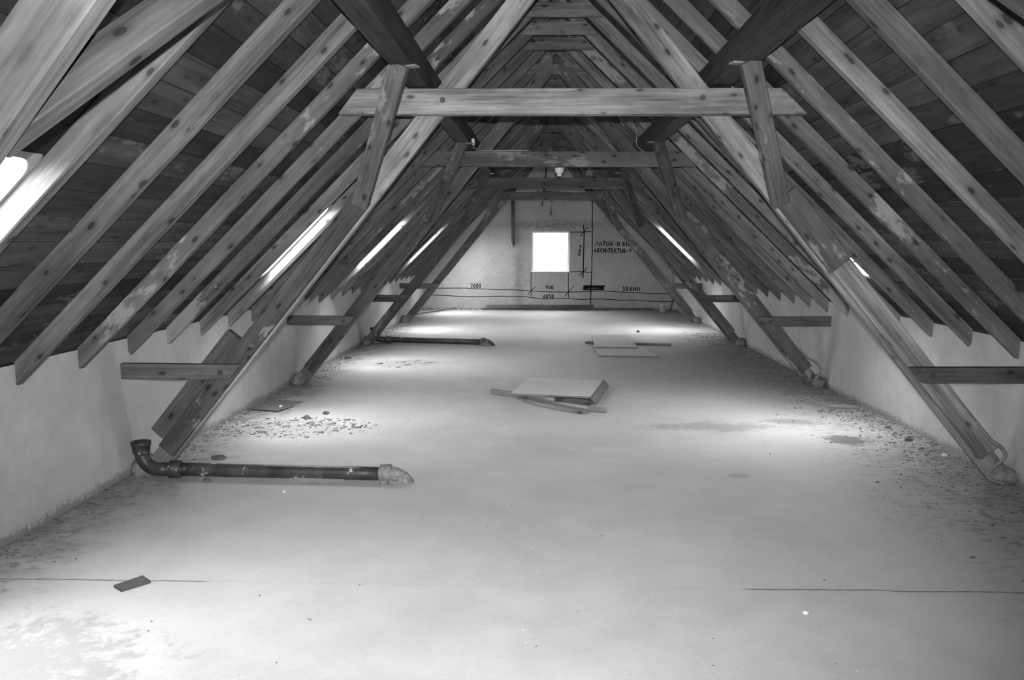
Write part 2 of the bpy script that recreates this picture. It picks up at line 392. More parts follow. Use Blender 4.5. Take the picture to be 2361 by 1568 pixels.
# ---- roof boards and felt, with the skylight openings
BW = 0.155; NB = 28
SKYL = {-1: [-3, 4, 10, 17, 23], 1: [4, 17]}
ROW0, ROW1 = 4, 10         # boards missing in a skylight opening
U0 = -0.15                 # start of the first board, outside the knee wall
def skyrange(k): return yk(k)+RT, yk(k+1)
board_cache = {}
for sx, side in ((-1, 'left'), (1, 'right')):
    ops = [skyrange(k) for k in SKYL[sx]]
    # felt: solid skin 35 mm above the boards, with the same openings
    X = Vector((0, 1, 0)); U = Vector((-sx*CT, 0, ST)); NN = Vector((sx*ST, 0, CT))
    base = Vector((sx*HW, 0, BZ))
    M = Matrix(((X.x, U.x, NN.x, base.x), (X.y, U.y, NN.y, base.y), (X.z, U.z, NN.z, base.z), (0, 0, 0, 1)))
    ua, ub = U0+ROW0*BW, U0+ROW1*BW; ue = HW/CT + 0.035
    bm = bmesh.new(); f0, f1 = 0.03, 0.05
    box_bm(bm, YF-0.3, YB+0.3, -0.6, ua, f0, f1); box_bm(bm, YF-0.3, YB+0.3, ub, ue, f0, f1)
    yy = YF-0.3
    for a, b in ops+[(YB+0.3, YB+0.3)]:
        box_bm(bm, yy, a, ua, ub, f0, f1); yy = b
    ceil = link('ceiling_'+side, bm_mesh(bm, 'ceiling_'+side), FELT, None, M)
    tag(ceil, 'boarded underside of the %s roof slope' % side, 'ceiling', kind='structure')
    rnd = random.Random(11+sx)
    for r in range(NB):
        u0 = U0+r*BW; u1 = min(u0+BW-0.004, HW/CT-0.004)
        segs = []; y = YF + rnd.uniform(-2.5, 0); cuts = []
        kk = -12 + rnd.randint(0, 4)
        while yk(kk) < YB:
            cuts.append(yk(kk)+RT/2); kk += rnd.choice((6, 7, 8, 9))
        pts = [YF] + [c for c in cuts if YF+0.6 < c < YB-0.6] + [YB]
        spans = list(zip(pts, pts[1:]))
        if ROW0 <= r < ROW1:
            for a, b in ops:
                out = []
                for s, e in spans:
                    if e <= a or s >= b: out.append((s, e))
                    else:
                        if s < a-0.05: out.append((s, a))
                        if e > b+0.05: out.append((b, e))
                spans = out
        for s, e in spans:
            lift = rnd.uniform(0, 0.005); bm = bmesh.new()
            box_bm(bm, -(e-s)/2+0.001, (e-s)/2-0.001, -(u1-u0)/2, (u1-u0)/2, 0, 0.022)
            me = bm_mesh(bm, 'plank')
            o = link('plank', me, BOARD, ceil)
            o.matrix_basis = Matrix.Translation(((s+e)/2, (u0+u1)/2, lift)) @ Matrix.Rotation(rnd.uniform(-0.004, 0.004), 4, 'X')

# ---- windows
def rect_ring(bm, ox, oy, ix, iy, rad, z0, z1, n=6):
    """flat frame: outer rectangle 2ox x 2oy, inner rounded opening"""
    inner = []
    for cx, cy, a0 in ((ix-rad, iy-rad, 0), (-ix+rad, iy-rad, 90), (-ix+rad, -iy+rad, 180), (ix-rad, -iy+rad, 270)):
        for j in range(n+1):
            a = math.radians(a0+90*j/n); inner.append((cx+rad*math.cos(a), cy+rad*math.sin(a)))
    outer = []
    for x, y in inner:
        t = max(abs(x)/ix, abs(y)/iy); q = (x/ix/t, y/iy/t); outer.append((q[0]*ox, q[1]*oy))
    m = len(inner)
    L = {}
    for z in (z0, z1):
        L[z] = ([bm.verts.new((x, y, z)) for x, y in inner], [bm.verts.new((x, y, z)) for x, y in outer])
    for i in range(m):
        j = (i+1) % m
        bm.faces.new((L[z0][0][i], L[z0][0][j], L[z0][1][j], L[z0][1][i])); bm.faces.new((L[z1][0][i], L[z1][0][j], L[z1][1][j], L[z1][1][i]))
        bm.faces.new((L[z0][0][i], L[z0][0][j], L[z1][0][j], L[z1][0][i])); bm.faces.new((L[z0][1][i], L[z0][1][j], L[z1][1][j], L[z1][1][i]))
wn = 2
SKLAB = {(-1, -3): 'left skylight at the near edge of the picture, with a rounded corner',
         (-1, 4): 'left skylight just beyond the nearest full truss, half hidden by its leg',
         (-1, 10): 'left skylight beyond the second collar truss', (-1, 17): 'left skylight beyond the third collar truss',
         (-1, 23): 'left skylight closest to the gable wall',
         (1, 4): 'right skylight beyond the nearest full truss, showing as a sliver', (1, 10): 'right skylight beyond the second collar truss, hidden by its leg',
         (1, 17): 'right skylight beyond the third collar truss, a bright slanting strip', (1, 23): 'right skylight closest to the gable wall'}
for sx in (-1, 1):
    U = Vector((-sx*CT, 0, ST)); NN = Vector((sx*ST, 0, CT))
    for k in SKYL[sx]:
        a, b = skyrange(k); ua, ub = U0+ROW0*BW, U0+ROW1*BW
        c = Vector((sx*HW, 0, BZ)) + U*((ua+ub)/2) + Vector((0, (a+b)/2, 0))
        M = Matrix(((0, U.x, NN.x, c.x), (1, U.y, NN.y, c.y), (0, U.z, NN.z, c.z), (0, 0, 0, 1)))
        e = bpy.data.objects.new('window_%d' % wn, None); COL.objects.link(e); e.matrix_basis = M; wn += 1
        tag(e, SKLAB[(sx, k)], 'skylight', kind='structure')
        ix, iy = (b-a)/2-0.02, (ub-ua)/2-0.03
        bm = bmesh.new(); rect_ring(bm, (b-a)/2, (ub-ua)/2, ix, iy, 0.09, 0.0, 0.04)
        link('frame', bm_mesh(bm, 'frame'), SKYF, e)
        bm = bmesh.new(); rect_ring(bm, (b-a)/2+0.04, (ub-ua)/2+0.04, ix, iy, 0.09, 0.04, 0.07)
        link('flashing', bm_mesh(bm, 'flashing'), IRON, e)
        bm = bmesh.new(); box_bm(bm, -ix-0.005, ix+0.005, -iy-0.005, iy+0.005, 0.036, 0.04)
        link('pane', bm_mesh(bm, 'pane'), GLASS, e)
        if (sx, k) in ((-1, 4), (1, 4)):
            for q in range(1, 6):
                bm = bmesh.new(); yq = -iy+2*iy*q/6; box_bm(bm, -ix, ix, yq-0.006, yq+0.006, 0.027, 0.036)
                link('glazing_bar', bm_mesh(bm, 'glazing_bar'), IRON, e)
        # sky portal: guides sampling of the daylight through this opening
        pl = bpy.data.lights.new('daylight_portal', 'AREA'); pl.shape = 'RECTANGLE'; pl.size = 2*ix; pl.size_y = 2*iy; pl.cycles.is_portal = True
        po = bpy.data.objects.new('daylight_portal', pl); COL.objects.link(po)
        po.matrix_basis = M @ Matrix.Translation((0, 0, 0.15))
# gable window
gw = thing('window_1', ((WX0+WX1)/2, YB+0.1, (WZ0+WZ1)/2), 'square white-framed window glaring in the far gable wall', 'window', kind='structure')
Rg = Matrix.Translation(((WX0+WX1)/2, YB+0.06, (WZ0+WZ1)/2)) @ Matrix.Rotation(math.radians(90), 4, 'X')
hx, hz = (WX1-WX0)/2, (WZ1-WZ0)/2
bm = bmesh.new(); rect_ring(bm, hx, hz, hx-0.04, hz-0.04, 0.004, -0.06, 0.0, 1); link('frame', bm_mesh(bm, 'frame'), WHITE, gw, Rg)
bm = bmesh.new(); box_bm(bm, -hx+0.035, hx-0.035, -hz+0.035, hz-0.035, -0.034, -0.03); link('pane', bm_mesh(bm, 'pane'), GLASS, gw, Rg)
bm = bmesh.new(); box_bm(bm, -hx, hx, -0.065, 0.03, -0.02, 0.0); bevel(bm, 0.003); link('window_sill', bm_mesh(bm, 'window_sill'), WHITE, gw, Matrix.Translation(((WX0+WX1)/2, YB+0.03, WZ0+0.02)))
pl = bpy.data.lights.new('daylight_portal', 'AREA'); pl.shape = 'RECTANGLE'; pl.size = 2*hx; pl.size_y = 2*hz; pl.cycles.is_portal = True
po = bpy.data.objects.new('daylight_portal', pl); COL.objects.link(po)
po.matrix_basis = Matrix.Translation(((WX0+WX1)/2, YB+0.28, (WZ0+WZ1)/2)) @ Matrix.Rotation(math.radians(-90), 4, 'X')

# ================================================================== TRUSSES
LS = 1.213; LZ = 2.435; LX = 0.848; LW = 0.14        # leg: inner edge through (LX, LZ) with slope LS, in-plane width LW
LA = math.atan(LS); LH = LW/math.sin(LA)             # its width measured level
def leg_x(z): return LX + (LZ-z)/LS                  # |x| of the inner edge
def strip(z0, z1, in0, in1, wallcut=True):
    """leg-parallel strip between heights, offset level from the inner edge by in0..in1, cut square, then trimmed at floor and wall"""
    ca, sa = math.cos(LA), math.sin(LA)
    def pt(z, off):       # square cut through the inner-edge point at height z
        d = off*sa        # perpendicular distance
        return (leg_x(z) + d*sa, z + d*ca)
    return [pt(z0, in0), pt(z1, in0), pt(z1, in1), pt(z0, in1)]
def clip(poly, fn):
    out = []
    for i in range(len(poly)):
        a, b = poly[i], poly[(i+1) % len(poly)]; fa, fb = fn(a), fn(b)
        if fa >= 0: out.append(a)
        if fa*fb < 0:
            t = fa/(fa-fb); out.append((a[0]+(b[0]-a[0])*t, a[1]+(b[1]-a[1])*t))
    return out
def trim(poly, xlim=HW-0.004):
    poly = clip(poly, lambda p: p[1]-0.001); poly = clip(poly, lambda p: xlim-p[0]); return clip(poly, lambda p: p[0]-0.002)
def mir(poly, sx): return [(sx*p[0]+XO, p[1]) for p in poly]
def bolt(x, y, z, parent, r=0.019):
    bm = bmesh.new(); bmesh.ops.create_cone(bm, cap_ends=True, segments=8, radius1=r, radius2=r*0.85, depth=0.012)
    return link('bolt', bm_mesh(bm, 'bolt'), IRON, parent, Matrix.Translation((x, y-0.005, z)) @ Matrix.Rotation(math.radians(90), 4, 'X'))

TL = {0: 'timber truss at the upper left edge of the picture, closest to the viewer',
      1: 'nearest complete A-shaped timber truss with a bright collar beam',
      2: 'second timber truss, carrying the white lamp holder', 3: 'third timber truss from the viewer, before the farthest one',
      4: 'farthest timber truss, in front of the gable wall'}
for ti, yt in TRUSS.items():
    XO = {0: -0.05, 1: 0.04, 2: -0.01, 3: -0.01, 4: 0.0}[ti]
    T = thing('roof_truss', (0, yt, 0), TL[ti], 'truss', 'timber trusses')
    wm = TRUSS0 if ti == 0 else TRUSSW if ti == 1 else TRUSSP
    for sx in (-1, 1):
        ang = math.atan2(-LS*sx, 1)
        poly = trim([(leg_x(-0.3), -0.3), (leg_x(3.6), 3.6), (leg_x(3.6)+LH, 3.6), (leg_x(-0.3)+LH, -0.3)])
        poly = clip(poly, lambda p: p[0]-0.03)
        prism('leg', mir(poly, sx), yt, yt+0.065, ang, wm, T)
        # splice planks nailed to the face of the leg: the brace stands on the upper one
        if sx == 1:
            prism('splice_plank', mir(trim(strip(1.40, 1.86, 0.02, LH+(0.05 if ti == 1 else 0.0)), HW-0.006), sx), yt-0.05, yt, ang, BRACEW if ti == 1 else wm, T)
            prism('splice_plank', mir(trim(strip(0.14, 1.40, 0.035, LH+0.03), HW-0.006), sx), yt-0.055, yt, ang, wm, T)
        else:
            prism('splice_plank', mir(trim(strip(0.12, 1.86, 0.02, LH), HW-0.006), sx), yt-0.05, yt, ang, BRACEW, T)
            if ti == 1: prism('splice_plank', mir(trim(strip(0.16, 0.86, LH+0.005, LH+0.15), HW-0.006), sx), yt-0.03, yt+0.03, ang, BRACEW, T)
        # short tie from the leg back to the knee wall
        zt0, zt1 = 0.685, 0.79
        xi0, xi1 = leg_x(zt0)+0.03, leg_x(zt1)+0.03
        xo = (HW+0.003-sx*XO)
        tp = [(xi0, zt0), (xo, zt0+0.002), (xo, zt1+0.005), (xi1, zt1)]
        tb = prism('tie_beam', mir(tp, sx), yt-0.11, yt-0.055, 0, BRACEW, T)
        bolt(sx*(leg_x(0.74)+0.13)+XO, yt-0.11, 0.735, tb)
        # braces from leg to purlin, one each way
        bx1 = -0.953 if sx < 0 else 1.0
        for d0, d1, bx, bz in ((-0.07, -0.72, 1.375, 1.86), (0.1, 0.85, 1.45, 1.86)):
            if ti == 0 and d0 < 0: continue
            p0 = Vector((sx*bx+XO*0.5, yt+d0, bz)); p1 = Vector((bx1, yt+d1, 2.625))
            br = beam('brace', p0, p1, 0.11 if d0 < 0 else 0.1, 0.065, BRACEW, T, up=Vector((0, 1, 0)) if d0 < 0 else Vector((0, -1, 0)))
            bm = bmesh.new(); box_bm(bm, -0.05, 0.05, -0.03, 0.03, -0.012, 0.0); bevel(bm, 0.003)
            link('wedge', bm_mesh(bm, 'wedge'), OLDW, br, Matrix.Translation((bx1+sx*-0.05, yt+d1+0.02*(1 if d0 < 0 else -1), 2.611)) @ Matrix.Rotation(0.3*sx, 4, 'Z'))
        # mortar bedding at the foot
        lump('mortar_foot', (sx*2.955, yt+0.0, 0.0), (0.075, 0.13, 0.10), MORTAR, T, seed=ti*7+sx, flat=0.3)
    z0, z1 = 2.43, 2.592
    cp = [(-1.52+XO, z0+0.012), (1.52+XO, z0-0.012), (1.39+XO, z1-0.012), (-1.39+XO, z1+0.01)]
    cb = prism('collar_beam', cp, yt-0.1, yt-0.001, 0, wm, T)
    for sx in (-1, 1): bolt(sx*(leg_x(2.53)+LH*0.35)+XO, yt-0.1, 2.525, cb)

# purlins
for sx, side in ((-1, 'left'), (1, 'right')):
    xc = -0.953 if sx < 0 else 1.0; hw = 0.066; zb, zt = 2.608, 2.782      # top corner planed to the rafters
    xin, xout = abs(xc)-hw, abs(xc)+hw; zo = min(zr(xout)-0.006, zt); xt = HW-(zt+0.006-TIP)/SL
    sec = [(xin, zb), (xout, zb), (xout, zo)] + ([(xt, zt)] if xt < xout else []) + [(xin, zt)]
    bm = bmesh.new(); L = YB-0.005-(YF+0.01); A = [bm.verts.new((0, -(sx*x-xc), z-zb)) for x, z in sec]; B = [bm.verts.new((L, -(sx*x-xc), z-zb)) for x, z in sec]
    bm.faces.new(A); bm.faces.new(B[::-1]); n_ = len(sec)
    for i in range(n_): bm.faces.new((A[i], B[i], B[(i+1) % n_], A[(i+1) % n_]))
    bmesh.ops.recalc_face_normals(bm, faces=bm.faces); bevel(bm, 0.005)
    o = link('purlin', bm_mesh(bm, 'purlin'), DARKW, None, Matrix(((0, -1, 0, xc), (1, 0, 0, YF+0.01), (0, 0, 1, zb), (0, 0, 0, 1))))
    tag(o, 'long dark squared purlin running under the %s rafters' % side, 'purlin', 'purlins')

# ================================================================== RAFTERS
def rafter_mesh(seed, wane=True):
    """local x runs up the slope from the knee wall; plumb cuts at both ends; the lower front arris is waney"""
    rnd = random.Random(seed); bm = bmesh.new()
    L0, L1 = 0.0, (HW+0.002)/CT
    n = 14; rings = []
    ch = 0.006
    for i in range(n+1):
        f = i/n; x = L0+(L1-L0)*f
        if wane and rnd.random() < 0.28: ch = rnd.choice((0.005, 0.006, 0.012, 0.022, 0.03))
        c2 = rnd.uniform(0.003, 0.006)
        prof = [(0, ch), (ch, 0), (RT-c2, 0), (RT, c2), (RT, RD), (0, RD)]     # (y, depth)
        # plumb ends: shear the end rings along the slope
        rings.append([bm.verts.new((x + d*math.tan(TH), y, d)) for y, d in prof])
    for a, b in zip(rings, rings[1:]):
        for j in range(6): bm.faces.new((a[j], a[(j+1) % 6], b[(j+1) % 6], b[j]))
    bm.faces.new(rings[0][::-1]); bm.faces.new(rings[-1])
    return bm_mesh(bm, 'rafter')
RM = {}
for v in range(5):
    for mt, mm in (('a', WOOD), ('b', WOODP)):
        me = rafter_mesh(100+v); me.name = 'rafter'; me.materials.append(mm); RM[(v, mt)] = me
ORDN = ['first', 'second', 'third', 'fourth', 'fifth']
def rafter_label(k, side):
    for ti, kt in ((0, -4), (1, 2), (2, 8), (3, 14), (4, 20)):
        if k == kt: return '%s slope rafter standing in line with the %s truss' % (side, ORD[ti])
    if k < -4: return '%s slope rafter just before the foreground truss' % side
    ti = 0 if k < 2 else 1 if k < 8 else 2 if k < 14 else 3 if k < 20 else 4
    j = k-(-4+6*ti)-1
    extra = ''
    if side == 'left' and k == 0: extra = ', smooth and evenly pale'
    if side == 'left' and k == 1: extra = ', covered in white flaking patches'
    if side == 'left' and k == -2: extra = ', glaring white'
    if side == 'left' and k == -1: extra = ', with a pale waney edge'
    return '%s rafter on the %s slope beyond the %s truss%s' % (ORDN[j], side, ORD[ti], extra)
PATCHY = {(-1, 1), (-1, 2), (-1, 3), (1, 2), (1, 1), (1, 7), (-1, 9), (1, 12), (-1, -6)}
NO = {-4, 2, 8, 14, 20}
for k in range(-5, 25):
    for sx, side in ((-1, 'left'), (1, 'right')):
        rnd = random.Random(k*10+sx)
        me = RM[(rnd.randint(0, 4), 'b' if (sx, k) in PATCHY else 'a')]
        o = bpy.data.objects.new('rafter', me); COL.objects.link(o)
        X = Vector((-sx*CT, 0, ST)); Y = Vector((0, 1, 0)); Z = Vector((sx*ST, 0, CT))
        base = Vector((sx*(HW+0.002), yk(k)+rnd.uniform(-0.008, 0.008), TIP-0.002+rnd.uniform(-0.004, 0.004)))
        M = Matrix(((X.x, Y.x, Z.x, base.x), (X.y, Y.y, Z.y, base.y), (X.z, Y.z, Z.z, base.z), (0, 0, 0, 1)))
        o.matrix_basis = M
        tag(o, rafter_label(k, side), 'rafter', '%s rafters' % side)
    if k not in NO and k > -4:
        z0, z1 = 3.53, 3.65
        def xr(z): return HW-(z-TIP-BD*0.9)/SL
        rnd = random.Random(k)
        tp = [(-xr(z0), z0), (xr(z0), z0-0.008), (xr(z1), z1-0.008), (-xr(z1), z1)]
        o = prism('collar_tie', tp, yk(k)-0.045, yk(k)-0.009, 0, WOOD)
        ti = 0 if k < 2 else 1 if k < 8 else 2 if k < 14 else 3 if k < 20 else 4
        tag(o, '%s short tie near the ridge beyond the %s truss' % (ORDN[k-(-4+6*ti)-1], ORD[ti]), 'roof tie', 'short ties below the ridge')


# ================================================================== MARKER DRAWING ON THE GABLE WALL
GLY = {
 '0': [[(.5,0),(.15,.2),(.1,.6),(.35,1),(.7,.95),(.9,.55),(.75,.12),(.5,0)]],
 '1': [[(.5,1),(.45,0)]],
 '2': [[(.1,.8),(.35,1),(.75,.95),(.8,.7),(.5,.35),(.1,.03),(.9,.08)]],
 '5': [[(.85,1),(.3,.95),(.2,.55),(.6,.6),(.85,.35),(.65,.05),(.15,.05)]],
 '6': [[(.75,1),(.35,.7),(.15,.3),(.35,.02),(.75,.08),(.8,.4),(.5,.5),(.2,.35)]],
 '8': [[(.5,.52),(.15,.75),(.5,1),(.8,.78),(.5,.52),(.12,.25),(.45,0),(.85,.22),(.5,.52)]],
 '9': [[(.8,.7),(.5,.5),(.18,.7),(.4,1),(.78,.92),(.8,.7),(.65,.2),(.4,0)]],
 '.': [[(.45,0),(.55,.06)]], '-': [[(.15,.45),(.85,.48)]],
 '?': [[(.15,.8),(.4,1),(.8,.9),(.75,.65),(.45,.45),(.45,.25)], [(.42,.0),(.5,.06)]],
 'N': [[(.1,0),(.2,1),(.75,.05),(.9,1)]], 'A': [[(0,0),(.5,1),(.9,0)], [(.15,.4),(.8,.38)]],
 'T': [[(0,.95),(1,1)], [(.5,.97),(.45,0)]], 'U': [[(.1,1),(.12,.2),(.4,0),(.75,.15),(.85,1)]],
 'R': [[(.15,0),(.2,1),(.7,.9),(.7,.6),(.2,.5),(.85,0)]], 'C': [[(.85,.85),(.5,1),(.12,.6),(.3,.08),(.85,.1)]],
 'H': [[(.15,1),(.12,0)], [(.85,1),(.82,0)], [(.15,.5),(.85,.55)]], 'i': [[(.5,.7),(.48,0)], [(.5,.95),(.53,1.02)]],
 'I': [[(.5,1),(.48,0)]], 'E': [[(.85,1),(.2,.95),(.15,.02),(.85,.05)], [(.18,.5),(.7,.55)]],
 'K': [[(.15,1),(.12,0)], [(.85,1),(.18,.45),(.9,0)]], 'S': [[(.85,.9),(.45,1),(.2,.75),(.75,.4),(.6,.05),(.1,.08)]],
 'm': [[(.05,0),(.1,.6),(.4,.65),(.45,0)], [(.45,.5),(.75,.65),(.85,0)]],
}
def ribbon(bm, pts, wd):
    n = len(pts); L = []; 
    for i, p in enumerate(pts):
        a = pts[max(i-1, 0)]; b = pts[min(i+1, n-1)]; dx, dz = b[0]-a[0], b[1]-a[1]; l = math.hypot(dx, dz) or 1
        nx, nz = -dz/l*wd/2, dx/l*wd/2
        L.append((bm.verts.new((p[0]+nx, 0, p[1]+nz)), bm.verts.new((p[0]-nx, 0, p[1]-nz))))
    for (a, b), (c, d) in zip(L, L[1:]): bm.faces.new((a, b, d, c))
def drawing(name, strokes, wd, label=None):
    xs = [p[0] for s in strokes for p in s[0]]; zs = [p[1] for s in strokes for p in s[0]]
    cx, cz = (min(xs)+max(xs))/2, min(zs); bm = bmesh.new()
    for pts, k in strokes: ribbon(bm, [(x-cx, z-cz) for x, z in pts], wd*k)
    for f in bm.faces:
        f.normal_update()
        if f.normal.y > 0: f.normal_flip()
    me = bpy.data.meshes.new(name); bm.to_mesh(me); bm.free()
    o = link(name, me, INK, wback, Matrix.Translation((cx, YB-0.002, cz)))
    if label: o['label'] = label
    return o
def word(txt, x0, x1, z, h, slope=0.0, wd=0.018, label=None):
    wt = [{'.': 0.45, 'i': 0.55, 'I': 0.55, '1': 0.55, '-': 0.8}.get(ch, 1.0) for ch in txt]; u = (x1-x0)/sum(wt); st = []; at = x0
    for ch, k in zip(txt, wt):
        adv = u*k
        for s in GLY[ch]:
            st.append(([(at+adv*(0.08+0.8*p[0]), z+h*p[1]+slope*(at-x0)) for p in s], 1.0))
        at += adv
    return drawing('lettering', st, wd, label)
word('NATUR-0.81m', 1.10, 1.96, 1.525, 0.1, -0.02, 0.024, 'handwritten NATUR-0.81m in black capitals')
word('ARCHiTEKTUR-?', 1.075, 1.97, 1.366, 0.1, -0.02, 0.024, 'handwritten ARCHITEKTUR-? in black capitals')
word('900', -0.083, 0.125, 0.49, 0.08, 0, 0.019, 'handwritten number 900')
word('6050', -0.132, 0.132, 0.272, 0.09, 0, 0.019, 'handwritten number 6050')
word('2600', -1.885, -1.62, 0.52, 0.1, 0, 0.019, 'handwritten number 2600')
word('SERHII', 1.755, 2.2, 0.455, 0.095, -0.03, 0.022, 'handwritten capitals at the right of the wall')
for i, ch in enumerate('960'):
    word(ch, 0.715-0.012*i, 0.79-0.012*i, 1.462-0.088*i, 0.075, 0, 0.02, 'handwritten digit of the upright number 960')
def W(px, py): return ((px-1265.6)/94.4, 1.8586-(py-535)/94.8)       # drawing grid of the wall: 94.4 units per metre
def line(pts, wd, label): return drawing('drawn_line', [([W(*p) for p in pts], 1.0)], wd, label)
line([(1362.4,466),(1362.6,500),(1363.2,560),(1363.5,588),(1362.4,594),(1363,610),(1361.6,660),(1360.6,706)], 0.022, 'long upright marker line')
line([(1342.8,521),(1344.8,537),(1344,588),(1343,640)], 0.026, 'dimension line beside the window')
line([(1352.7,525),(1344,536),(1336,546)], 0.018, 'slanting tick'); line([(1352.7,616),(1344,625),(1334,635)], 0.018, 'slanting tick')
line([(1312,536),(1335,536.2),(1360.6,535.4)], 0.018, 'extension line'); line([(1313,625.5),(1340,625),(1360.6,627.2)], 0.018, 'extension line')
line([(1225.7,626),(1225.5,655),(1225.9,681)], 0.016, 'extension line'); line([(1309.8,628),(1310,660),(1311.2,685)], 0.016, 'extension line')
line([(1235.4,659.4),(1226,669),(1218.2,677.6)], 0.016, 'slanting tick'); line([(1322.6,657.4),(1311,671),(1302.3,680.8)], 0.016, 'slanting tick')
line([(985,662),(1006,662.7),(1040,662.5),(1080,662.4),(1085,663.6),(1118,664.5),(1150,666),(1190,666.3),(1225.7,669),(1265,671),(1309,671.5),(1345,670.5),(1388,668.7),(1430,671.5),(1470,673),(1500,674.8),(1543,675.5),(1556,675)], 0.017, 'wavering upper dimension line')
line([(985,679),(1006,678.6),(1035,679.5),(1060,681.5),(1100,682),(1150,681),(1210,681.5),(1235,685),(1252,687.5),(1300,686),(1340,688),(1385,687),(1440,690.5),(1455,689.5),(1500,692),(1530,692.4),(1555,693)], 0.017, 'wavering lower dimension line')
line([(1545,622),(1544.6,660),(1545,700)], 0.01, 'thin line near the right corner')
rnd = random.Random(5)
drawing('scribble', [([W(1343.5+rnd.uniform(-1, 2), 656.5+q*1.35), W(1365, 656.5+q*1.35+rnd.uniform(-.8, .8)), W(1391+rnd.uniform(-2, 2), 656.8+q*1.35)], 1.0) for q in range(8)], 0.017, 'blacked-out word')

# ================================================================== PIPES
def bend(c, r, a0, a1, n, y, dy=0.0):
    return [(c[0]+r*math.cos(math.radians(a0+(a1-a0)*i/n)), y+dy*i/n, c[1]+r*math.sin(math.radians(a0+(a1-a0)*i/n))) for i in range(n+1)]
def floor_pipe(x0, x1, ya, yb, label, seed, ti):
    t = thing('drain_pipe', (x0, ya, 0), label, 'pipe', 'cast-iron drain pipes on the floor')
    R = 0.046; zc = R+0.008
    el = [(x0, ya, 0.2), (x0, ya, 0.17)] + bend((x0+0.115, zc+0.115), 0.115, 180, 270, 7, ya) + [(x0+0.2, ya, zc)]
    tube('elbow', el, [R]*len(el), PIPE, t, 16)
    lathe('socket', [(0.05, 0), (0.056, 0.01), (0.06, 0.06), (0.066, 0.062), (0.066, 0.085), (0.052, 0.085), (0.045, 0.05)], (x0, ya, 0.165), PIPE, t)
    tube('collar', [(x0+0.19, ya, zc), (x0+0.2, ya, zc), (x0+0.27, ya, zc), (x0+0.28, ya, zc)], [R, 0.06, 0.06, R], PIPE, t, 16)
    n = 8; pts = [(x0+0.27+(x1-x0-0.27)*i/n, ya+(yb-ya)*i/n, zc) for i in range(n+1)]
    tube('pipe', pts, [R]*(n+1), PIPE, t, 16)
    tube('collar', [(x1-0.02, yb, zc), (x1-0.01, yb, zc), (x1+0.06, yb, zc), (x1+0.07, yb, zc)], [R, 0.066, 0.066, R], MORTAR if ti == 1 else PIPE, t, 16)
    en = [(x1+0.05, yb, zc)] + [(x1+0.05+0.15*math.sin(math.radians(q)), yb, zc-0.15+0.15*math.cos(math.radians(q))) for q in (20, 40, 55, 68)]
    tube('end_bend', en, [0.054, 0.052, 0.05, 0.047, 0.044], MORTAR if ti == 1 else PIPE, t, 14)
    lump('mortar', (x1+0.07, yb, 0.0), (0.1, 0.075, 0.055), MORTAR, t, seed, 3, 0.3)
    if ti == 1:
        slab('mortar', [(x0+1.06, ya-0.075), (x0+1.43, ya-0.08), (x0+1.42, ya-0.035), (x0+1.05, ya-0.03)], 0.0, 0.02, CHIP, t)
    return t
floor_pipe(-2.92, -1.23, 5.17, 5.11, 'dark cast-iron drain pipe on the floor at the foot of the nearest left truss leg', 3, 1)
floor_pipe(-2.86, -1.10, 12.43, 12.15, 'far dark drain pipe lying across the floor beyond the second truss', 4, 3)
vp = thing('wall_pipe', (-0.84, YB-0.07, 1.47), 'dark upright pipe with a broken end on the gable wall', 'pipe')
tube('pipe', [(-0.846, YB-0.075, 1.70), (-0.85, YB-0.075, 2.3), (-0.855, YB-0.075, 3.0)], 0.044, simple('grey_pipe', 0.09, 0.5), vp, 14)
bm = bmesh.new(); rnd = random.Random(3); seg = 14; lo = []; hi = []
for j in range(seg):
    an = 2*math.pi*j/seg; lo.append(bm.verts.new((0.046*math.cos(an), 0.046*math.sin(an), -rnd.uniform(0.03, 0.25)))); hi.append(bm.verts.new((0.047*math.cos(an), 0.047*math.sin(an), 0.02)))
for j in range(seg): bm.faces.new((lo[j], lo[(j+1) % seg], hi[(j+1) % seg], hi[j]))
link('broken_end', bm_mesh(bm, 'broken_end'), PIPE, vp, Matrix.Translation((-0.846, YB-0.075, 1.70)))

# ================================================================== BOARDS AND STICKS ON THE FLOOR
def tagd(o, l, c, g=None): return tag(o, l, c, g)
tagd(slab('chipboard_panel', [(-0.47, 7.90), (0.34, 7.70), (0.53, 8.66), (-0.30, 8.84)], 0.052, 0.018, CHIP, tilt=[0, 0.01, 0.0, 0.0]), 'large pale chipboard panel lying on sticks in mid-floor', 'board', 'boards on the floor')
sp = slab('narrow_panel', [(0.345, 7.69), (0.40, 7.685), (0.60, 8.60), (0.54, 8.66)], 0.0, 0.016, CHIPE, tilt=[0.055, 0.0, 0.01, 0.075])
tagd(sp, 'narrow dark strip leaning against the right edge of the large panel', 'board')
tagd(beam('batten', (-0.69, 8.24, 0.026), (-0.02, 7.805, 0.026), 0.05, 0.046, OLDW), 'batten poking out left from under the large panel', 'batten')
tagd(beam('batten', (0.30, 7.40, 0.024), (0.46, 7.31, 0.024), 0.045, 0.045, OLDW), 'short squared batten end in front of the large panel', 'batten')
tagd(beam('batten', (0.08, 7.82, 0.026), (0.33, 7.64, 0.026), 0.05, 0.046, DARKB), 'batten end darkened for the shade under the front right corner of the large panel', 'batten')  # darker wood stands in for the shade below the panel
prof = [(0, -0.03), (0.0, 0.02), (0.35, 0.05), (0.76, 0.055), (0.80, 0.03), (0.765, 0.005), (0.81, -0.015), (0.77, -0.05), (0.6, -0.06), (0.25, -0.055)]
bm = bmesh.new(); lo = [bm.verts.new((x, y, 0)) for x, y in prof]; hi = [bm.verts.new((x, y, 0.034)) for x, y in prof]; n_ = len(prof)
bm.faces.new(lo[::-1]); bm.faces.new(hi)
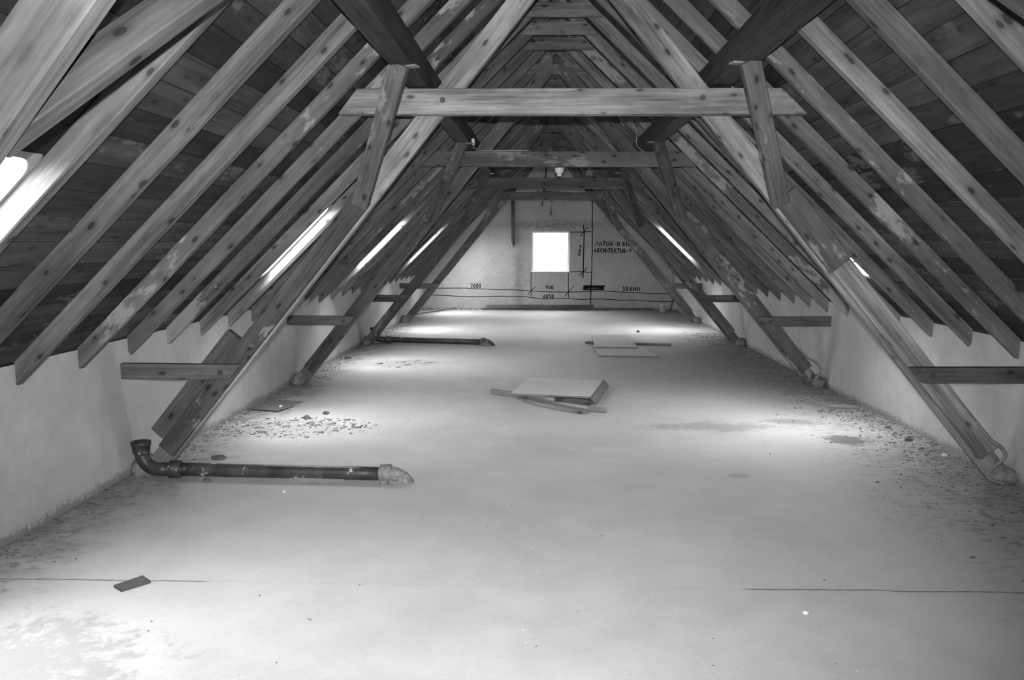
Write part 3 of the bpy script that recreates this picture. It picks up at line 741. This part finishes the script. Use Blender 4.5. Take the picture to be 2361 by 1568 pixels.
for i in range(n_): bm.faces.new((lo[i], lo[(i+1) % n_], hi[(i+1) % n_], hi[i]))
sb = link('broken_plank', bm_mesh(bm, 'broken_plank'), OLDW, None, frame_mat(Vector((-0.31, 7.80, 0.001)), Vector((0.26, 7.27, 0.001))))
tagd(sb, 'splintered pale plank with a notched end in front of the large panel', 'plank')
tagd(slab('chipboard_panel', [(0.65, 10.98), (1.47, 10.92), (1.37, 11.95), (0.62, 11.98)], 0.002, 0.02, CHIP, tilt=[0.0, 0, 0.0, 0.0]), 'front chipboard panel of the far overlapping pair', 'board', 'boards on the floor')
tagd(slab('chipboard_panel', [(0.645, 11.75), (1.30, 11.72), (1.27, 13.0), (0.67, 12.93)], 0.024, 0.016, CHIP, tilt=[0.0, 0.0, 0.04, 0.04]), 'rear chipboard panel overlapping the front one, propped on a dark stick', 'board', 'boards on the floor')
tagd(beam('stick', (0.54, 12.42, 0.018), (1.86, 12.17, 0.018), 0.045, 0.034, DARKB), 'dark stick under the far chipboard panels', 'stick')
tagd(slab('tile_offcut', [(-2.161, 3.432), (-2.097, 3.384), (-2.009, 3.485), (-2.078, 3.545)], 0.001, 0.012, DARKT), 'small dark rectangular tile in the left foreground', 'tile')
tagd(slab('slate_sheet', [(-3.0, 7.33), (-2.675, 7.235), (-2.59, 7.50), (-2.93, 7.62)], 0.012, 0.006, SHEETM), 'upper thin dark sheet against the left wall, with rubble on it', 'sheet', 'dark sheets by the left wall')
tagd(slab('slate_sheet', [(-2.99, 7.5), (-2.66, 7.44), (-2.58, 7.73), (-2.95, 7.83)], 0.002, 0.006, SHEETM), 'lower thin dark sheet tucked behind another by the left wall', 'sheet', 'dark sheets by the left wall')
tagd(beam('plank', (-1.50, YB-0.07, 0.075), (1.08, YB-0.07, 0.078), 0.12, 0.022, DARKB, up=Vector((0, -0.6, 1))), 'upper long board leaning at the foot of the gable wall', 'plank', 'boards along the gable wall')
tagd(beam('plank', (-1.60, YB-0.16, 0.017), (1.02, YB-0.15, 0.017), 0.1, 0.03, DARKB), 'lower long board lying at the foot of the gable wall', 'plank', 'boards along the gable wall')
tagd(beam('batten', (1.12, YB-0.09, 0.02), (2.5, YB-0.07, 0.02), 0.06, 0.036, DARKB), 'dark batten along the gable wall foot, right of the boards', 'batten')
tagd(beam('stick', (-2.98, 17.3, 0.02), (-2.2, 18.5, 0.05), 0.035, 0.03, DARKB), 'thin pole slanting on the floor in the far left corner', 'stick')
tagd(beam('stick', (2.66, 7.63, 0.016), (2.93, 7.57, 0.016), 0.04, 0.028, OLDW), 'short stick by the right wall', 'stick')

# bucket and scraps in the far right corner
bk = thing('bucket', (2.65, 18.25, 0), 'small white plastic tub in the far right corner', 'bucket')
lathe('body', [(0.06, 0), (0.065, 0.0), (0.078, 0.15), (0.083, 0.15), (0.083, 0.165), (0.072, 0.165), (0.06, 0.01)], (2.65, 18.25, 0), simple('white_plastic', 0.7, 0.4), bk)
lathe('rim', [(0.075, 0.15), (0.088, 0.152), (0.088, 0.168), (0.075, 0.17)], (2.65, 18.25, 0), WHITE, bk)
tagd(beam('strut', (2.86, 18.45, 0.0), (2.98, 18.62, 0.42), 0.03, 0.03, DARKB), 'dark slanting stick in the far right corner', 'stick')

# ================================================================== FITTINGS
t2 = TRUSS[2]
lh = thing('lamp_holder', (0.035, t2-0.05, 2.33), 'white ceramic lamp holder under the second collar beam', 'lamp')
lathe('base', [(0.05, 0.088), (0.05, 0.08), (0.048, 0.06), (0.04, 0.035), (0.03, 0.03)], (0.035, t2-0.05, 2.33), CERAMIC, lh)
lathe('socket', [(0.024, 0.035), (0.024, 0.0), (0.018, -0.002), (0.018, 0.006)], (0.035, t2-0.05, 2.33), CERAMIC, lh)
jb = thing('switch_box', (-0.88, 8.30, 2.58), 'tiny white switch box on the left purlin before the second truss', 'switch box')
bm = bmesh.new(); box_bm(bm, 0, 0.03, -0.025, 0.025, 0.0, 0.062); bevel(bm, 0.004); link('body', bm_mesh(bm, 'body'), WHITE, jb, Matrix.Translation((-0.886, 8.30, 2.62)))
bm = bmesh.new(); box_bm(bm, 0, 0.008, -0.006, 0.012, 0.0, 0.02); link('switch', bm_mesh(bm, 'switch'), IRON, jb, Matrix.Translation((-0.856, 8.30, 2.64)))
tube('cable', [(-0.87, 8.30, 2.62), (-0.865, 8.34, 2.59), (-0.86, 8.45, 2.60), (-0.84, t2-0.11, 2.603), (-0.5, t2-0.105, 2.603), (-0.3, t2-0.1, 2.6)], 0.005, PALEC, jb, 6)
j2 = thing('junction_box', (0.79, t2-0.03, 2.92), 'square grey junction box on the right leg above the second collar beam', 'junction box')
bm = bmesh.new(); box_bm(bm, -0.04, 0.04, -0.03, 0.0, -0.04, 0.04); bevel(bm, 0.006); link('body', bm_mesh(bm, 'body'), simple('grey_box', 0.16, 0.5), j2, Matrix.Translation((0.79, t2-0.002, 2.92)) @ Matrix.Rotation(0.7, 4, 'Y'))
tube('conduit', [(0.82, t2-0.02, 2.90), (0.85, t2-0.03, 2.84), (0.872, t2-0.04, 2.78), (0.874, t2-0.05, 2.70)], 0.0045, PALEC, j2, 8)
tube('cable', [(0.76, t2-0.03, 2.89), (0.73, t2-0.05, 2.86), (0.7, t2-0.05, 2.9), (0.69, t2-0.04, 2.96)], 0.005, PALEC, j2, 6)
tube('cable', [(0.872, t2-0.1, 2.76), (0.86, t2-0.13, 2.72), (0.855, t2-0.14, 2.68), (0.87, t2-0.13, 2.63), (0.95, t2-0.115, 2.57)], 0.0045, PALEC, j2, 8)
wc = thing('wire_tangle', (0.58, TRUSS[3]-0.05, 2.62), 'small tangle of pale wire hanging beside the third collar beam', 'wire')
pts = []; rnd = random.Random(9)
for i in range(40): pts.append((0.58+0.06*math.sin(i*1.3)+rnd.uniform(-.02, .02), TRUSS[3]-0.06+0.03*math.cos(i*0.9), 2.66+0.05*math.cos(i*1.7)+rnd.uniform(-.02, .02)))
tube('wire', pts, 0.003, PALEC, wc, 5); tube('lead', [pts[-1], (0.66, TRUSS[3]-0.02, 2.62), (0.72, TRUSS[3]-0.005, 2.6)], 0.004, PALEC, wc, 5)
hb = thing('hanging_bulb', (0.02, TRUSS[4]+0.12, 2.15), 'bare bulb on a wire below the farthest collar beam', 'lamp')
bm = bmesh.new(); box_bm(bm, -0.06, 0.06, -0.03, 0.03, 0, 0.02); link('plate', bm_mesh(bm, 'plate'), IRON, hb, Matrix.Translation((0.03, TRUSS[4]-0.05, 2.40)))
tube('wire', [(0.03, TRUSS[4]-0.05, 2.41), (0.035, TRUSS[4]-0.05, 2.34), (0.005, TRUSS[4]-0.05, 2.30), (0.03, TRUSS[4]-0.05, 2.25), (0.015, TRUSS[4]-0.05, 2.21)], 0.005, IRON, hb, 6)
lathe('socket', [(0.014, 0.06), (0.018, 0.05), (0.018, 0.0)], (0.015, TRUSS[4]-0.05, 2.16), IRON, hb, 12)
lathe('bulb', [(0.012, 0), (0.022, -0.02), (0.03, -0.045), (0.024, -0.07), (0.004, -0.08)], (0.015, TRUSS[4]-0.05, 2.165), simple('old_bulb', 0.35, 0.2, 0.5), hb, 14)
an = thing('antenna', (-0.14, 17.5, 2.4), 'old aerial with thin rods hung before the top of the gable wall', 'antenna')
tube('mast', [(-0.165, 17.5, 2.40), (-0.12, 17.5, 2.75), (-0.06, 17.5, 3.3), (-0.05, 17.5, 3.42)], 0.018, IRON, an, 8)
tube('rod', [(-0.43, 17.5, 2.69), (0.24, 17.5, 2.68)], 0.007, IRON, an, 6); tube('rod', [(-0.3, 17.48, 2.72), (0.05, 17.48, 2.71)], 0.007, IRON, an, 6)
tube('rod', [(0.24, 17.5, 2.68), (0.23, 17.5, 2.71), (-0.1, 17.5, 2.73)], 0.006, IRON, an, 6)
bm = bmesh.new(); box_bm(bm, -0.03, 0.03, -0.03, 0.03, -0.04, 0.05); link('clamp', bm_mesh(bm, 'clamp'), IRON, an, Matrix.Translation((-0.125, 17.49, 2.70)))
for ti, pts, lab in ((1, [(2.74, -0.03, 0.43), (2.84, -0.07, 0.30), (2.90, -0.085, 0.255), (2.925, -0.09, 0.195), (2.86, -0.085, 0.12), (2.825, -0.085, 0.075), (2.85, -0.09, 0.035), (2.93, -0.1, 0.012)], 'grey cable curling round the foot of the nearest right truss leg'),
                     (2, [(2.70, -0.04, 0.44), (2.80, -0.07, 0.33), (2.89, -0.085, 0.28), (2.935, -0.09, 0.21), (2.92, -0.09, 0.15), (2.875, -0.09, 0.08), (2.90, -0.1, 0.012)], 'grey cable loop at the foot of the second right truss leg')):
    yt = TRUSS[ti]; P = [Vector((x, yt+d-0.012, z)) for x, d, z in pts]; Q = []
    for i in range(len(P)-1):
        p0, p1, p2, p3 = P[max(i-1, 0)], P[i], P[i+1], P[min(i+2, len(P)-1)]
        for q in range(5):
            u = q/5; Q.append(0.5*((2*p1)+(p2-p0)*u+(2*p0-5*p1+4*p2-p3)*u*u+(3*p1-p0-3*p2+p3)*u**3))
    Q.append(P[-1])
    tag(tube('cable', Q, 0.012, CABLE, None, 8), lab, 'cable')

# ================================================================== RUBBLE
def chip_bm(bm, rnd, x, y, sx, sy, th, z=0.0):
    n = rnd.randint(4, 6); an = rnd.uniform(0, math.pi*2); ring = []
    for i in range(n):
        t = 2*math.pi*(i+rnd.uniform(-0.25, 0.25))/n; px, py = sx*math.cos(t), sy*math.sin(t)
        ring.append((px*math.cos(an)-py*math.sin(an), px*math.sin(an)+py*math.cos(an)))
    tl = rnd.uniform(0, th)
    a = [bm.verts.new((x+p[0], y+p[1], z)) for p in ring]; b = [bm.verts.new((x+p[0]*.93, y+p[1]*.93, z+th+tl*(p[0]/sx))) for p in ring]
    bm.faces.new(b)
    for i in range(n): bm.faces.new((a[i], a[(i+1) % n], b[(i+1) % n], b[i]))
def single_chip(name, x, y, sx, sy, th, mat, seed):
    bm = bmesh.new(); chip_bm(bm, random.Random(seed), 0, 0, sx, sy, th)
    return link(name, bm_mesh(bm, name), mat, None, Matrix.Translation((x, y, 0.0005)))
rnd = random.Random(21)
for cx, cy, rx, ry, n, where in ((-2.35, 6.70, 0.62, 0.32, 46, 'below the first left skylight'), (-2.1, 10.3, 0.5, 0.35, 22, 'below the second left skylight')):
    for i in range(n):
        a = rnd.uniform(0, 2*math.pi); r = math.sqrt(rnd.random()); x, y = cx+rx*r*math.cos(a), cy+ry*r*math.sin(a)
        s = rnd.uniform(0.018, 0.06); light = rnd.random() < 0.42
        if light: s *= 0.55
        o = single_chip('paint_flake', x, y, s, s*rnd.uniform(0.3, 0.6), rnd.uniform(0.003, 0.008), FLAKE if light else FLAKED, 300+i)
        if light: tag(o, 'small white flake among the litter on the floor '+where, 'flake', 'white flakes '+where)
        else: tag(o, 'grey flake of peeled coating on the floor '+where, 'flake', 'grey flakes '+where)
ROCK = [(-2.309, 6.969, 0.032, 'dark rounded lump on the litter below the first left skylight'), (-2.188, 7.174, 0.026, 'lighter lump just beyond the litter below the first left skylight'),
        (2.86, 6.76, 0.024, 'dark pebble beside the right wall, farther of two'), (2.84, 6.33, 0.03, 'dark clod beside the right wall, nearer of two'),
        (1.574, 14.04, 0.03, 'lone dark pebble far out on the floor right of the window'), (-2.572, 5.625, 0.05, 'ragged dark clump on the floor behind the near drain pipe'),
        (-2.422, 5.06, 0.026, 'small dark cone in front of the near drain pipe'), (-2.863, 10.706, 0.05, 'flat dark scrap by the left wall beyond the second truss'),
        (1.01, 3.284, 0.012, 'single white pebble in the right foreground'), (-1.822, 4.86, 0.011, 'white chip in front of the near drain pipe'), (2.9, 5.88, 0.022, 'white chip at the foot of the right wall before the nearest leg'),
        (-2.70, 7.40, 0.018, 'pale rubble piece lying on the dark sheet')]
for i, (x, y, r, lab) in enumerate(ROCK):
    wht = 'white' in lab or 'pale' in lab
    fz = 0.45 if ('scrap' in lab or 'clump' in lab) else 0.8
    tag(lump('rubble', (x, y, 0.019 if 'sheet' in lab else 0.0), (r*1.1, r*0.8, r*fz), FLAKE if wht else STONE, None, 50+i, 2, 0.4), lab, 'rubble')
def scatter(name, label, mat, n, fn, smin, smax, seed):
    rnd = random.Random(seed); bm = bmesh.new()
    for i in range(n):
        x, y = fn(rnd); s = smin+(smax-smin)*rnd.random()**2.5
        chip_bm(bm, rnd, x, y, s, s*rnd.uniform(0.3, 0.8), s*rnd.uniform(0.15, 0.4), 0.0003)
    return tag(link(name, bm_mesh(bm, name), mat), label, 'debris', kind='stuff')
def right_band(r):
    x = HW-0.01-abs(r.gauss(0, 0.32)); 
    return max(x, 0.8), r.uniform(2.2, 14)
def left_band(r): return min(-HW+0.01+abs(r.gauss(0, 0.13)), -1.4), r.uniform(2.4, 15)
def anywhere(r): return r.uniform(-2.9, 2.9), 2.3+16*r.random()**1.5
scatter('dark_crumbs', 'dark crumbs of dirt strewn along the right wall', CHIPD, 4500, right_band, 0.002, 0.018, 1)
scatter('dark_crumbs', 'dark crumbs of dirt strewn along the left wall', CHIPD, 2600, left_band, 0.002, 0.016, 2)
scatter('pale_specks', 'tiny pale specks scattered over the whole floor', FLAKE, 420, anywhere, 0.0015, 0.007, 3)
scatter('dark_specks', 'tiny dark specks scattered over the whole floor', CHIPD, 420, anywhere, 0.0015, 0.008, 4)
def near_left(r):
    a = r.uniform(0, 6.28); q = math.sqrt(r.random()); return -2.35+0.75*q*math.cos(a), 6.65+0.4*q*math.sin(a)
scatter('litter_crumbs', 'fine pale litter below the first left skylight', FLAKE, 520, near_left, 0.002, 0.014, 6)
scatter('litter_crumbs', 'fine grey litter below the first left skylight', FLAKED, 420, near_left, 0.003, 0.024, 7)
def gable_foot(r): return r.uniform(-2.9, 2.9), YB-0.02-abs(r.gauss(0, 0.12))
scatter('gable_crumbs', 'crumbs of plaster along the foot of the gable wall', FLAKED, 300, gable_foot, 0.008, 0.04, 8)
